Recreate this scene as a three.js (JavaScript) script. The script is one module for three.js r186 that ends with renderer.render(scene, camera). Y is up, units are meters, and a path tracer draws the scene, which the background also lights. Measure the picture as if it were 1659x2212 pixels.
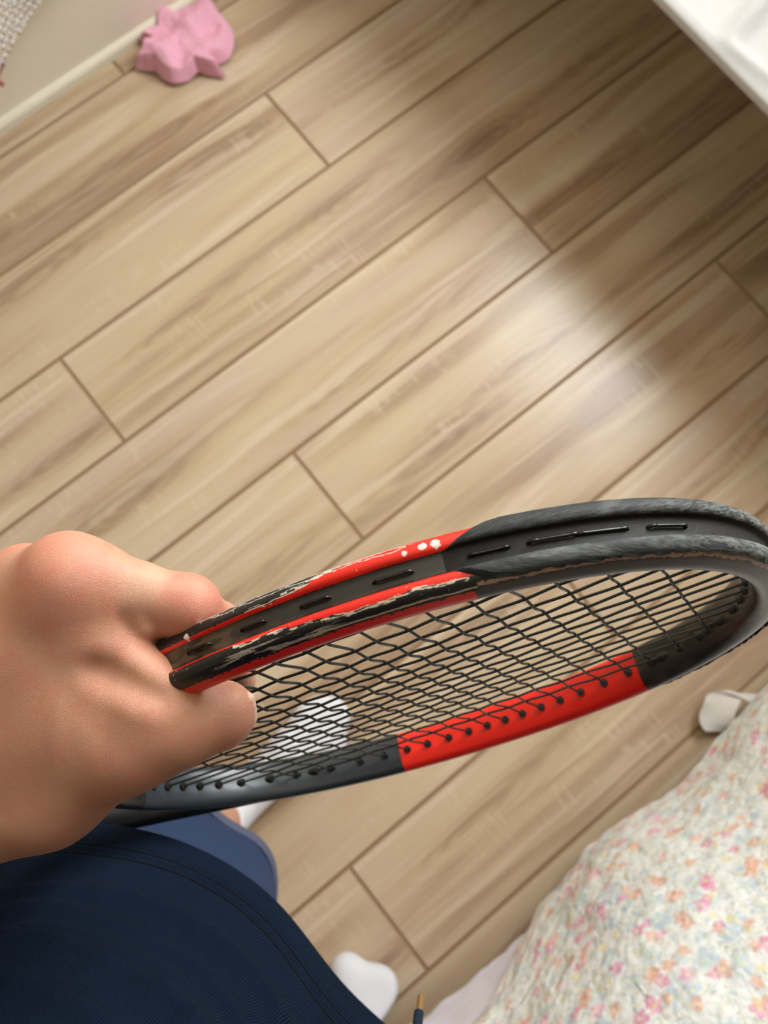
import * as THREE from 'three';
import { mergeGeometries } from 'three/addons/utils/BufferGeometryUtils.js';
import { RoundedBoxGeometry } from 'three/addons/geometries/RoundedBoxGeometry.js';
import { RectAreaLightUniformsLib } from 'three/addons/lights/RectAreaLightUniformsLib.js';

// ---------------------------------------------------------------- camera, sky, light, exposure
const EYE = new THREE.Vector3(0, 1.2989, 0);
const CAM_RIGHT = new THREE.Vector3(0.777504, 0.014041, 0.628721);
const CAM_UP = new THREE.Vector3(0.616534, 0.180095, -0.766454);
const CAM_BACK = new THREE.Vector3(-0.123991, 0.983549, 0.131368);
const FOCAL = 1661;
const camera = new THREE.PerspectiveCamera(2 * Math.atan(1106 / FOCAL) * 180 / Math.PI, 1659 / 2212, 0.02, 30);
camera.position.copy(EYE);
camera.quaternion.setFromRotationMatrix(new THREE.Matrix4().makeBasis(CAM_RIGHT, CAM_UP, CAM_BACK));
camera.focus = 0.285;
camera.userData.fStop = 12;

const scene = new THREE.Scene();
scene.background = new THREE.Color(0.80, 0.89, 1.0);
scene.backgroundIntensity = 2.0;

const renderer = new THREE.WebGLRenderer({ antialias: true });
renderer.toneMapping = THREE.LinearToneMapping;
renderer.toneMappingExposure = 1.35;
renderer.shadowMap.enabled = true;

// daylight entering at the window opening (wall on the +X side)
const WIN = { x: 1.34, z0: -0.88, z1: -0.02, y0: 0.92, y1: 2.40 };
RectAreaLightUniformsLib.init();
const daylight = new THREE.RectAreaLight(new THREE.Color(0.98, 0.985, 0.98), 15.0, WIN.z1 - WIN.z0 - 0.1, WIN.y1 - WIN.y0 - 0.1);
daylight.name = 'window_daylight';
daylight.position.set(WIN.x + 0.16, (WIN.y0 + WIN.y1) / 2, (WIN.z0 + WIN.z1) / 2);
daylight.lookAt(0, (WIN.y0 + WIN.y1) / 2, (WIN.z0 + WIN.z1) / 2);
scene.add(daylight);

// ---------------------------------------------------------------- helpers
let seed = 12345;
const rnd = () => { seed = (seed + 0x6d2b79f5) | 0; let t = Math.imul(seed ^ (seed >>> 15), 1 | seed); t = (t + Math.imul(t ^ (t >>> 7), 61 | t)) ^ t; return ((t ^ (t >>> 14)) >>> 0) / 4294967296; };
const hash2 = (x, y) => { let h = Math.imul(x | 0, 374761393) + Math.imul(y | 0, 668265263) | 0; h = Math.imul(h ^ (h >>> 13), 1274126177); return ((h ^ (h >>> 16)) >>> 0) / 4294967296; };
const fade = (t) => t * t * (3 - 2 * t);
function noise2(x, y) {
  const xi = Math.floor(x), yi = Math.floor(y), u = fade(x - xi), v = fade(y - yi);
  const a = hash2(xi, yi), b = hash2(xi + 1, yi), c = hash2(xi, yi + 1), d = hash2(xi + 1, yi + 1);
  return a + (b - a) * u + (c - a + (a - b - c + d) * u) * v;
}
function fbm2(x, y, o = 4) { let s = 0, a = 0.5, n = 0; for (let i = 0; i < o; i++) { s += a * noise2(x, y); n += a; x = x * 2.03 + 17.3; y = y * 2.03 + 9.1; a *= 0.5; } return s / n; }
const noise3 = (x, y, z) => { const zi = Math.floor(z), w = fade(z - zi); const p = noise2(x + zi * 31.7, y + zi * 17.9), q = noise2(x + (zi + 1) * 31.7, y + (zi + 1) * 17.9); return p + (q - p) * w; };
const clamp = (x, a = 0, b = 1) => Math.min(b, Math.max(a, x));
const sstep = (a, b, x) => fade(clamp((x - a) / (b - a)));
const lerp = (a, b, t) => a + (b - a) * t;
const mix3 = (a, b, t) => [lerp(a[0], b[0], t), lerp(a[1], b[1], t), lerp(a[2], b[2], t)];
const V = (x, y, z) => new THREE.Vector3(x, y, z);

// a point given by its sight line in the photograph's frame and its distance along the lens axis
const K = (px, py, d) => EYE.clone().addScaledVector(CAM_RIGHT, (px - 829.5) / FOCAL * d).addScaledVector(CAM_UP, -(py - 1106) / FOCAL * d).addScaledVector(CAM_BACK, -d);

function texture(w, h, fn, srgb = true, wrap = true) {
  const data = new Uint8Array(w * h * 4);
  for (let j = 0; j < h; j++) for (let i = 0; i < w; i++) {
    const c = fn((i + 0.5) / w, (j + 0.5) / h, i, j), k = (j * w + i) * 4;
    if (typeof c === 'number') data[k] = data[k + 1] = data[k + 2] = clamp(c, 0, 1) * 255;
    else { data[k] = clamp(c[0], 0, 255); data[k + 1] = clamp(c[1], 0, 255); data[k + 2] = clamp(c[2], 0, 255); }
    data[k + 3] = 255;
  }
  const t = new THREE.DataTexture(data, w, h);
  t.magFilter = THREE.LinearFilter; t.minFilter = THREE.LinearFilter;
  if (wrap) t.wrapS = t.wrapT = THREE.RepeatWrapping;
  if (srgb) t.colorSpace = THREE.SRGBColorSpace;
  t.needsUpdate = true;
  return t;
}
const taken = new Map();
function numbered(name) { const n = taken.get(name) ?? 0; taken.set(name, n + 1); return n ? `${name}_${String(n).padStart(3, '0')}` : name; }
function mesh(name, geometry, material, parent) {
  const m = new THREE.Mesh(geometry, material);
  m.name = parent && parent !== scene ? name : numbered(name);
  m.castShadow = m.receiveShadow = true;
  (parent ?? scene).add(m);
  return m;
}
function group(name) { const g = new THREE.Group(); g.name = numbered(name); scene.add(g); return g; }
function tag(o, label, category, grp) { o.userData.label = label; o.userData.category = category; if (grp) o.userData.group = grp; return o; }
function structure(o, label) { o.userData.kind = 'structure'; if (label) o.userData.label = label; return o; }
const std = (o) => new THREE.MeshStandardMaterial(o);
const phys = (o) => new THREE.MeshPhysicalMaterial(o);
function boxGeo(x0, x1, y0, y1, z0, z1) { const g = new THREE.BoxGeometry(x1 - x0, y1 - y0, z1 - z0); g.translate((x0 + x1) / 2, (y0 + y1) / 2, (z0 + z1) / 2); return g; }
// a rectangular net of points -> BufferGeometry with uv
function net(nu, nv, fn, closeU = false) {
  const pos = [], uv = [], idx = [];
  for (let j = 0; j <= nv; j++) for (let i = 0; i <= nu; i++) {
    const r = fn(i / nu, j / nv); pos.push(r[0], r[1], r[2]); uv.push(r[3] ?? i / nu, r[4] ?? j / nv);
  }
  for (let j = 0; j < nv; j++) for (let i = 0; i < nu; i++) {
    const a = j * (nu + 1) + i, b = a + 1, c = a + nu + 1, d = c + 1; idx.push(a, b, d, a, d, c);
  }
  const g = new THREE.BufferGeometry();
  g.setAttribute('position', new THREE.Float32BufferAttribute(pos, 3)); g.setAttribute('uv', new THREE.Float32BufferAttribute(uv, 2)); g.setIndex(idx);
  g.computeVertexNormals();
  if (closeU) { const n = g.attributes.normal; for (let j = 0; j <= nv; j++) { const a = j * (nu + 1), b = a + nu; const v = V(n.getX(a) + n.getX(b), n.getY(a) + n.getY(b), n.getZ(a) + n.getZ(b)).normalize(); n.setXYZ(a, v.x, v.y, v.z); n.setXYZ(b, v.x, v.y, v.z); } }
  return g;
}
function tube(points, radius, seg, radial = 8, closed = false) { return new THREE.TubeGeometry(new THREE.CatmullRomCurve3(points, closed, 'catmullrom', 0.5), seg, radius, radial, closed); }

// ---------------------------------------------------------------- room shell
const FLOOR_X0 = -4.2, WALL_Z = -1.192, FAR_Z = 3.6, CEIL = 2.75;
const WOOD_LEN = 1.434, ROW = 0.1968, ROW0 = -1.1425;

function woodTexture(s) {
  const figures = [];
  for (let k = 0; k < 4; k++) figures.push([(k + 0.2 + 0.6 * rnd()) / 4 * WOOD_LEN, 0.04 + rnd() * 0.12, 0.10 + rnd() * 0.16, rnd() < 0.5 ? -1 : 1]);
  const o = s * 37.7;
  return texture(2048, 288, (u, v) => {
    const x = u * WOOD_LEN, z = v * ROW;
    const warp = 0.035 * (fbm2(x * 1.6 + o, z * 7 + o, 3) - 0.5) + 0.006 * (noise2(x * 7 + o, z * 20) - 0.5);
    let zz = z + warp, dark = 0, ringAmp = 0, ring = 0;
    for (const [fx, fz, fl, sg] of figures) {
      const dx = (x - fx) / fl, dz = (zz - fz) / 0.032, d = Math.sqrt(dx * dx * (dx * sg > 0 ? 0.5 : 1.6) + dz * dz);
      const w = Math.exp(-d * d * 0.9);
      ring += w * Math.sin(d * 17 + 3 * noise2(x * 9 + o, z * 30)); ringAmp += w;
      dark += w * (0.55 + 0.5 * (noise2(x * 12 + o, zz * 60) - 0.3));
    }
    const broad = fbm2(x * 1.3 + o * 1.7, zz * 22 + o, 4);
    const streak = fbm2(x * 3.5 + o, zz * 120 + o * 2, 3), fine = noise2(x * 26 + o, zz * 950);
    const pore = noise2(x * 60 + o, z * 1500);
    let t = 0.60 * sstep(0.36, 0.74, broad) + 0.30 * (streak - 0.4) + 0.10 * (fine - 0.5) + 0.06 * (pore - 0.5) + 0.5 * dark + 0.10 * ring;
    t = clamp(t, -0.25, 1.15);
    let c = t < 0.45 ? mix3([213, 195, 167], [191, 167, 137], (t + 0.25) / 0.7) : mix3([191, 167, 137], [144, 116, 91], (t - 0.45) / 0.7);
    const grey = fbm2(x * 2.2 + o * 3, z * 14, 3);
    c = mix3(c, [c[0] * 0.975, c[1] * 0.968, c[2] * 0.99], sstep(0.45, 0.7, grey));
    c = mix3(c, [226, 213, 190], 0.45 * sstep(0.56, 0.78, fbm2(x * 2.4 + o * 5, zz * 70 + o, 3)));
    // pale saw ticks across the grain
    const zone = sstep(0.57, 0.7, fbm2(x * 3.1 + o * 2, z * 16 + o, 2)), tick = sstep(0.60, 0.86, noise2(x * 210 + o, z * 30 + o)) * sstep(0.3, 0.7, noise2(x * 26, z * 70 + o));
    c = mix3(c, [224, 210, 188], 0.30 * zone * tick);
    return c;
  });
}
const woodMats = [];
for (let k = 0; k < 6; k++) woodMats.push(std({ name: 'laminate', map: woodTexture(k + 1), roughness: 0.27 }));
const grooveMat = std({ name: 'bevel_paint', color: new THREE.Color().setRGB(...[150, 122, 92].map((c) => (c / 255) ** 2.2)), roughness: 0.6 });

const floor = structure(group('floor'), 'oak-look laminate floor of long planks with dark joints');
mesh('subfloor', boxGeo(FLOOR_X0, WIN.x, -0.06, -0.012, WALL_Z, FAR_Z), std({ color: 0x4a3a2a, roughness: 1 }), floor);
function plankGeometry(x0, x1, z0, z1, u0, v0) {
  const b = 0.0036, t = -0.0022, pos = [], uv = [], idx = [], nor = [];
  const face = (pts, n) => { const s = pos.length / 3; for (const p of pts) { pos.push(...p); nor.push(...n); uv.push((p[0] - x0 + u0) / WOOD_LEN, (p[2] - z0) / ROW + v0); } idx.push(s, s + 1, s + 2, s, s + 2, s + 3); };
  face([[x0 + b, 0, z0 + b], [x0 + b, 0, z1 - b], [x1 - b, 0, z1 - b], [x1 - b, 0, z0 + b]], [0, 1, 0]);
  const q = 0.83, r = 0.55;
  face([[x0, t, z0], [x0, t, z1], [x0 + b, 0, z1 - b], [x0 + b, 0, z0 + b]], [-r, q, 0]);
  face([[x1 - b, 0, z0 + b], [x1 - b, 0, z1 - b], [x1, t, z1], [x1, t, z0]], [r, q, 0]);
  face([[x0, t, z0], [x0 + b, 0, z0 + b], [x1 - b, 0, z0 + b], [x1, t, z0]], [0, q, -r]);
  face([[x0 + b, 0, z1 - b], [x0, t, z1], [x1, t, z1], [x1 - b, 0, z1 - b]], [0, q, r]);
  const y = -0.0118;
  face([[x0, y, z0], [x0, y, z1], [x0, t, z1], [x0, t, z0]], [-1, 0, 0]);
  face([[x1, t, z0], [x1, t, z1], [x1, y, z1], [x1, y, z0]], [1, 0, 0]);
  face([[x0, y, z0], [x0, t, z0], [x1, t, z0], [x1, y, z0]], [0, 0, -1]);
  face([[x0, t, z1], [x0, y, z1], [x1, y, z1], [x1, t, z1]], [0, 0, 1]);
  const g = new THREE.BufferGeometry();
  g.setAttribute('position', new THREE.Float32BufferAttribute(pos, 3)); g.setAttribute('normal', new THREE.Float32BufferAttribute(nor, 3)); g.setAttribute('uv', new THREE.Float32BufferAttribute(uv, 2)); g.setIndex(idx);
  g.addGroup(0, 6, 0); g.addGroup(6, idx.length - 6, 1);
  return g;
}
{ // rows of planks; the joints step along the room from row to row
  const joint = { '-1': 0.311, 0: -0.32, 1: 0.497, 2: -0.110, 3: 0.710, 4: 0.106, 5: 0.936, 6: 0.332, 7: -0.238 };
  let n = 0;
  for (let k = -1; ROW0 + k * ROW < FAR_Z - 0.01; k++) {
    const z0 = Math.max(WALL_Z, ROW0 + k * ROW), z1 = Math.min(FAR_Z, ROW0 + (k + 1) * ROW);
    let j = joint[k] ?? (0.332 - 0.604 * (k - 6)); while (j > FLOOR_X0) j -= WOOD_LEN; 
    for (let x = j; x < WIN.x; x += WOOD_LEN) {
      const a = Math.max(x, FLOOR_X0), b = Math.min(x + WOOD_LEN, WIN.x); if (b - a < 0.03) continue;
      mesh('plank', plankGeometry(a, b, z0, z1, a - x, k === -1 ? 0.7 : 0), [woodMats[(n * 5 + k + 7) % 6], grooveMat], floor); n++;
    }
  }
}
const wallMat = std({ name: 'wall_paint', color: 0xefe7d6, roughness: 0.75, bumpMap: texture(256, 256, (u, v) => fbm2(u * 90, v * 90, 2), false), bumpScale: 0.0003 });
const creamWall = std({ name: 'cream_paint', color: 0xe0d6c2, roughness: 0.9 });
structure(mesh('wall_back', boxGeo(FLOOR_X0 - 0.12, WIN.x + 0.14, -0.06, CEIL, WALL_Z - 0.12, WALL_Z), wallMat), 'cream painted wall behind the pink garment');
structure(mesh('wall_front', boxGeo(FLOOR_X0 - 0.12, WIN.x + 0.14, -0.06, CEIL, FAR_Z, FAR_Z + 0.12), creamWall), 'cream painted wall beyond the flowered bed');
structure(mesh('wall_left', boxGeo(FLOOR_X0 - 0.12, FLOOR_X0, -0.06, CEIL, WALL_Z, FAR_Z), creamWall), 'cream painted wall facing the window');
structure(mesh('ceiling', boxGeo(FLOOR_X0 - 0.12, WIN.x + 0.14, CEIL, CEIL + 0.1, WALL_Z - 0.12, FAR_Z + 0.12), creamWall), 'cream painted ceiling');
{
  const x0 = WIN.x, x1 = WIN.x + 0.14;
  structure(mesh('wall_right', mergeGeometries([
    boxGeo(x0, x1, -0.06, WIN.y0, WALL_Z, FAR_Z), boxGeo(x0, x1, WIN.y1, CEIL, WALL_Z, FAR_Z),
    boxGeo(x0, x1, WIN.y0, WIN.y1, WALL_Z, WIN.z0), boxGeo(x0, x1, WIN.y0, WIN.y1, WIN.z1, FAR_Z)]), creamWall), 'cream wall around the window');
  const w = structure(group('window_1'), 'white framed window with two panes above the white bench');
  const fm = std({ color: 0xf2f2ee, roughness: 0.4 }), gl = phys({ color: 0xffffff, transmission: 1, roughness: 0, thickness: 0, ior: 1.45 });
  const t = 0.05, zm = (WIN.z0 + WIN.z1) / 2, fx0 = x0 + 0.05, fx1 = x0 + 0.11;
  mesh('frame_rail', boxGeo(fx0, fx1, WIN.y0, WIN.y0 + t, WIN.z0, WIN.z1), fm, w);
  mesh('frame_rail', boxGeo(fx0, fx1, WIN.y1 - t, WIN.y1, WIN.z0, WIN.z1), fm, w);
  for (const z of [WIN.z0, zm - t / 2, WIN.z1 - t]) mesh('frame_stile', boxGeo(fx0, fx1, WIN.y0 + t, WIN.y1 - t, z, z + t), fm, w);
  mesh('pane', boxGeo(fx0 + 0.028, fx0 + 0.032, WIN.y0 + t, WIN.y1 - t, WIN.z0 + t, zm - t / 2), gl, w);
  mesh('pane', boxGeo(fx0 + 0.028, fx0 + 0.032, WIN.y0 + t, WIN.y1 - t, zm + t / 2, WIN.z1 - t), gl, w);
  const bp = new THREE.Shape(); bp.moveTo(0, 0); bp.lineTo(0.012, 0); bp.lineTo(0.012, 0.012); bp.quadraticCurveTo(0.011, 0.018, 0.005, 0.021); bp.lineTo(0, 0.022); bp.closePath();
  const bg = new THREE.ExtrudeGeometry(bp, { depth: WIN.x - FLOOR_X0, bevelEnabled: false, curveSegments: 8 });
  bg.rotateY(Math.PI / 2); bg.scale(1, 1, -1); bg.translate(FLOOR_X0, 0, WALL_Z);
  { const ix = bg.index; const p = bg.attributes.position; if (!ix) { for (let i = 0; i < p.count; i += 3) { const a = [p.getX(i), p.getY(i), p.getZ(i)], c = [p.getX(i + 2), p.getY(i + 2), p.getZ(i + 2)]; p.setXYZ(i, ...c); p.setXYZ(i + 2, ...a); } } bg.computeVertexNormals(); }
  structure(mesh('baseboard_back', bg, std({ color: 0xeae5d2, roughness: 0.3 })), 'glossy cream baseboard along the cream wall');
}

// ---------------------------------------------------------------- tennis racket
const RK = new THREE.Matrix4().makeBasis(V(0.8536, 0.4400, 0.2788), V(-0.2783, 0.8377, -0.4698), V(-0.4403, 0.3234, 0.8376)).setPosition(-0.0040, 0.9188, 0.0229);
const RL = (x, y, z) => V(x, y, z).applyMatrix4(RK);      // racket point -> world
const HA = 0.176, HB = 0.128, HN = 2.15;                   // hoop at the bottom of the outer groove
const hoop = (() => {                                       // by arc length, from the tip over +y, the heel and -y back to the tip
  const N = 4000, pts = [], len = [0];
  for (let i = 0; i <= N; i++) { const t = i / N * 2 * Math.PI, c = Math.cos(t), s = Math.sin(t); pts.push([HA * Math.sign(c) * Math.abs(c) ** (2 / HN), HB * Math.sign(s) * Math.abs(s) ** (2 / HN)]); if (i) len.push(len[i - 1] + Math.hypot(pts[i][0] - pts[i - 1][0], pts[i][1] - pts[i - 1][1])); }
  const total = len[N];
  return { total, at(s) { // -> x, y, nx, ny
    s = ((s % 1) + 1) % 1; const d = s * total; let lo = 0, hi = N; while (hi - lo > 1) { const m = (lo + hi) >> 1; if (len[m] <= d) lo = m; else hi = m; }
    const f = (d - len[lo]) / (len[hi] - len[lo] || 1), x = lerp(pts[lo][0], pts[hi][0], f), y = lerp(pts[lo][1], pts[hi][1], f);
    const gx = Math.sign(x) * Math.abs(x / HA) ** (HN - 1) / HA, gy = Math.sign(y) * Math.abs(y / HB) ** (HN - 1) / HB, l = Math.hypot(gx, gy);
    return [x, y, gx / l, gy / l];
  } };
})();
const innerY = (x, off) => { const a = HA - off, b = HB - off; return b * Math.max(0, 1 - Math.abs(x / a) ** HN) ** (1 / HN); };
const innerX = (y, off) => { const a = HA - off, b = HB - off; return a * Math.max(0, 1 - Math.abs(y / b) ** HN) ** (1 / HN); };
const section = (() => {  // closed outline of the frame's cross-section in mm: r outwards, z across the string bed; starts at the inner face
  const half = [[-11.3, 0], [-11.3, 5.0], [-10.6, 9.2], [-8.4, 11.6], [-6.0, 11.9], [-3.2, 11.2], [-0.6, 10.3], [1.4, 8.9], [2.3, 7.2], [2.4, 5.4], [1.8, 4.4], [0.3, 3.7], [0, 2.5], [0, 0]];
  const all = [...half, ...half.slice(1, -1).reverse().map(([r, z]) => [r, -z])];
  const c = new THREE.CatmullRomCurve3(all.map(([r, z]) => V(r, z, 0)), true, 'centripetal');
  return c.getSpacedPoints(64).map((p) => [p.x, p.y]);
})();
const NEAR_SHARE = 0.75;
const uOf = (s) => (s <= 0.5 ? s / 0.5 * NEAR_SHARE : NEAR_SHARE + (s - 0.5) / 0.5 * (1 - NEAR_SHARE));
const sOf = (u) => (u <= NEAR_SHARE ? u / NEAR_SHARE * 0.5 : 0.5 + (u - NEAR_SHARE) / (1 - NEAR_SHARE) * 0.5);
const racket = group('tennis_racket');
racket.applyMatrix4(RK);
tag(racket, 'worn black and red tennis racket gripped by its scuffed frame', 'tennis racket');
{
  const NS = 360, NP = section.length - 1;
  const geo = net(NS, NP, (u, v) => { const s = u, [x, y, nx, ny] = hoop.at(s === 1 ? 0 : s); const [r, z] = section[Math.round(v * NP)]; return [x + nx * r / 1000, y + ny * r / 1000, z / 1000, uOf(s), v]; });
  { const n = geo.attributes.normal; for (let i = 0; i < n.count; i++) n.setXYZ(i, n.getX(i), n.getY(i), n.getZ(i)); }
  const RED = [234, 34, 18], BLACK = [24, 24, 25], WHITE = [214, 206, 192];
  const tex = texture(2048, 512, (u, v) => {
    const [xm, ym] = hoop.at(sOf(u)), X = xm * 1000, f = v * NP, i = Math.floor(f), q = f - i, A = section[i], B = section[Math.min(NP, i + 1)];
    const r = lerp(A[0], B[0], q), z = lerp(A[1], B[1], q), az = Math.abs(z);
    const S = sOf(u) * hoop.total * 1000; // mm along
    const grit = fbm2(S * 1.7, v * 160, 3), edge = fbm2(S * 0.16, v * 6 + 5, 3) - 0.5, ragged = 0.5 * (noise2(S * 0.9, v * 150) + noise2(S * 2.9, v * 220)) - 0.5;
    let c = BLACK;
    if (ym >= 0) {
      if (az < 4.0 && r > -1) { // grommet strip in the groove
        c = mix3([34, 31, 27], [84, 69, 47], sstep(40, -10, X) * sstep(0.3, 0.7, fbm2(S * 0.25, v * 40, 3)));
      } else if (z > 0) {
        if (r < -2.3 + edge * 0.8) c = X < 92 + edge * 8 && X > -75 ? RED : X <= -75 ? BLACK : [58, 55, 58];
        else {
          const reach = 5.0 + 2.6 * sstep(-5, 60, X) + (edge * 3 + ragged * 0.8) * sstep(-5, 25, X);
          if (z < reach && r > -1.5) { c = X < 112 ? RED : BLACK; }
          const rim = z - reach;
          if (r > -2 && rim > -0.25 && rim < 0.9 && X > 8 && X < 90 && noise2(S * 0.35, z * 4) > 0.5) c = WHITE;
          const scuff = sstep(-8, 10, X) * sstep(62, 30, X) * sstep(0.52, 0.60, fbm2(S * 0.14 + z * 0.5, z * 2.6 + 3, 4));
          if (r < 2.0 && r > -1.8) c = mix3(c, WHITE, clamp(scuff * 1.2) * (0.5 + 0.5 * grit));
          const line = Math.abs(r + 1.0 + 1.4 * edge); if (X > 34 && X < 92 && line < 0.34 + 0.3 * ragged) c = [196, 176, 158];
          if (X > 34 && X < 90 && r > -2.4 && r < 1.7 && c === BLACK) c = mix3([58, 58, 57], BLACK, grit);
          if (X >= 92 && r < 1) { c = mix3([44, 43, 44], [66, 62, 62], grit); if (Math.abs(r + 0.1 + edge * 1.4) < 0.75 + ragged * 1.2) c = mix3([196, 160, 146], [150, 116, 104], grit); }
        }
        if (r > -2.9 && r < -2.3 && X < 88 && noise2(S * 1.4, 3) > 0.72) c = BLACK;
      } else {
        const reach = 4.6 + 6.2 * sstep(22, 66, X) + (edge * 4 + ragged * 1.1) * sstep(20, 40, X);
        if (az < reach && r > -3) c = X < 112 ? RED : BLACK;
        const rim = az - reach; if (X > 14 && X < 84 && rim > -0.5 && rim < 1.1 && noise2(S * 0.3, z * 3.6) > 0.46) c = WHITE;
        const w1 = Math.abs(az - 9.4 + edge * 1.5), w2 = Math.abs(az - 8.0 - edge * 1.4);
        if (X > -52 && X < 74 && r > -1.5 && (w1 < 0.42 + ragged * 0.9 || (w2 < 0.22 + ragged * 0.6 && X > 0))) c = mix3(WHITE, [150, 146, 140], grit);
      }
      if (az >= 3.9 && az < 4.9 && r > 0.4 && X < 60 && noise2(S * 0.8, az + 40 * Math.sign(z)) > 0.22) c = RED;   // bright lip of the groove
      const chip = noise2(S * 0.8 + 50, v * 70); if (r > -2 && az > 5 && chip > 0.955 && X < 94) c = WHITE;
      for (const [cx, cz, cr] of [[83, -6.4, 1.5], [79, -6.6, 1.3], [73, -6.0, 0.9], [-12, -5.3, 1.1], [-31, -5.8, 1.3], [-33.5, -5.5, 0.8], [-50, 6.2, 1.2]])
        if ((X - cx) ** 2 + (z - cz) ** 2 * 0.8 < (cr * (0.75 + 0.5 * noise2(S * 2, v * 200))) ** 2) c = [226, 220, 206];
      if (c === RED) c = mix3(RED, [188, 26, 16], 0.5 * (grit - 0.3));
    } else {
      c = X > -63 && X < 100.5 ? RED : X >= 100.5 ? [38, 34, 31] : [40, 47, 53];
      if (X >= 100.5) c = mix3(c, [78, 68, 56], 0.8 * sstep(0.5, 0.75, fbm2(S * 0.09, v * 14, 3)) * (r < -8 ? 1 : 0));
    }
    return c;
  });
  mesh('frame', geo, phys({ name: 'racket_paint', map: tex, roughness: 0.36, clearcoat: 0.25, clearcoatRoughness: 0.3 }), racket).userData.label = 'black painted hoop with red panels and white paint chips';

  // scuffed bumper guard round the tip
  const rail = [[-2.2, -11.0], [-0.6, -11.5], [1.6, -11.0], [3.5, -9.2], [4.2, -6.8], [3.8, -4.8], [2.6, -4.1], [0.8, -3.8], [0.5, -2], [0.5, 2], [0.8, 3.8], [2.6, 4.1], [3.8, 4.8], [4.2, 6.8], [3.6, 9.0], [2.7, 10.0], [1.6, 10.3], [0.9, 10.2]];
  const sAt = (x, near) => { let lo = 0, hi = 0.5; for (let k = 0; k < 40; k++) { const m = (lo + hi) / 2; if (hoop.at(m)[0] > x) lo = m; else hi = m; } return near ? lo : 1 - lo; };
  const S_IN = sAt(0.084, true), S_OUT = sAt(0.106, true);
  const bumpTex = texture(2048, 256, (u, v) => {
    const a = u * 420, scr = noise2(a * 1.1 - v * 46, v * 30 + a * 1.4), scr2 = fbm2(a * 0.9 - v * 60, v * 70 + a * 0.5, 3), patch = fbm2(a * 0.06, v * 4, 3);
    const d = Math.abs(v - 0.5);
    const long = fbm2(a * 0.35 - v * 26, v * 34 + a * 0.12, 4);
    let c = mix3([42, 45, 46], [104, 108, 108], clamp(sstep(0.35, 0.75, patch) * 0.6 + 0.3 * (scr - 0.5) + 0.8 * (long - 0.42)));
    c = mix3(c, [122, 125, 119], 0.75 * sstep(0.30, 0.80, 1 - 2 * Math.abs(u - 0.5)) * sstep(0.30, 0.70, long));
    if (d < 0.155) c = [22, 21, 20];
    if (d > 0.44 && noise2(a * 0.7, 7) > 0.5) c = mix3([60, 46, 40], [168, 130, 116], noise2(a * 1.9, v * 90));
    const crack = Math.abs(a - 303 - (v - 0.2) * 30 - 1.4 * noise2(v * 40, 2)); if (v < 0.36 && v > 0.12 && crack < 0.55) c = [24, 14, 10];
    return c;
  });
  const bumpH = texture(512, 256, (u, v) => fbm2(u * 260 - v * 40, v * 50 + u * 90, 3), false);
  const bg = net(240, 40, (u, v) => {
    const g = v * (rail.length - 1), i = Math.min(rail.length - 2, Math.floor(g)), q = g - i, r0 = lerp(rail[i][0], rail[i + 1][0], q), z = lerp(rail[i][1], rail[i + 1][1], q);
    const side = Math.abs(Math.abs(v - 0.5) - 0.02), end = lerp(S_IN, S_OUT, sstep(0.13, 0.47, side) ** 1.3);
    const s = lerp(-end, end, u), thin = Math.min(1, Math.min(u, 1 - u) * 60);
    const rag = (v > 0.9 || v < 0.1) ? (noise2(u * 130, v * 3) - 0.5) * 1.3 : 0;
    const [x, y, nx, ny] = hoop.at(s), r = lerp(Math.min(r0, 1.2) - 0.5, r0, thin) + (noise2(u * 260, v * 30) - 0.5) * 0.15;
    return [x + nx * r / 1000, y + ny * r / 1000, (z + rag) / 1000, u, v];
  });
  { const ix = bg.index.array; for (let i = 0; i < ix.length; i += 3) { const t = ix[i]; ix[i] = ix[i + 2]; ix[i + 2] = t; } bg.computeVertexNormals(); }
  mesh('bumper_guard', bg, phys({ name: 'scuffed_plastic', map: bumpTex, bumpMap: bumpH, bumpScale: 0.00016, roughness: 0.65, specularIntensity: 0.6 }), racket).userData.label = 'grey scuffed plastic bumper with torn edges';

  // strings
  const strMat = std({ name: 'string', color: 0x20241f, roughness: 0.32 });
  const crossX = [139, 122, 105, 90.5, 75, 60, 46.5, 34, 21.5, 10, -2, -14.5, -28, -42, -55.5, -70, -85, -102, -121].map((x) => x / 1000);
  const mainY = [5.2, 15.6, 26, 36.6, 47.6, 59.5, 73, 90].flatMap((y) => [y / 1000, -y / 1000]).sort((a, b) => a - b);
  const OFF = 0.0113, barrel = new THREE.CylinderGeometry(0.0022, 0.0029, 0.0075, 12), grMat = std({ name: 'grommet_nylon', color: 0x1b1a1a, roughness: 0.3 });
  const plug = (p, dir) => { const m = mesh('grommet', barrel, grMat, racket); m.position.copy(p); m.quaternion.setFromUnitVectors(V(0, 1, 0), dir); };
  crossX.forEach((x, i) => {
    const yi = innerY(x, OFF) + 0.002, stops = [-yi];
    const pts = [V(x, -yi, 0)];
    mainY.forEach((y, j) => {
      if (Math.abs(y) > yi - 0.004) return;
      const up = ((i + j) % 2 ? 1 : -1) * 0.00085;
      pts.push(V(x, y - 0.0014, up * 0.8), V(x, y + 0.0014, up * 0.8));
    });
    pts.push(V(x, yi, 0));
    mesh('cross_string', tube(pts, 0.00064, pts.length * 4, 7), strMat, racket);
    plug(V(x, -yi - 0.0004, 0), V(0, 1, 0)); plug(V(x, yi + 0.0004, 0), V(0, -1, 0));
  });
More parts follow.
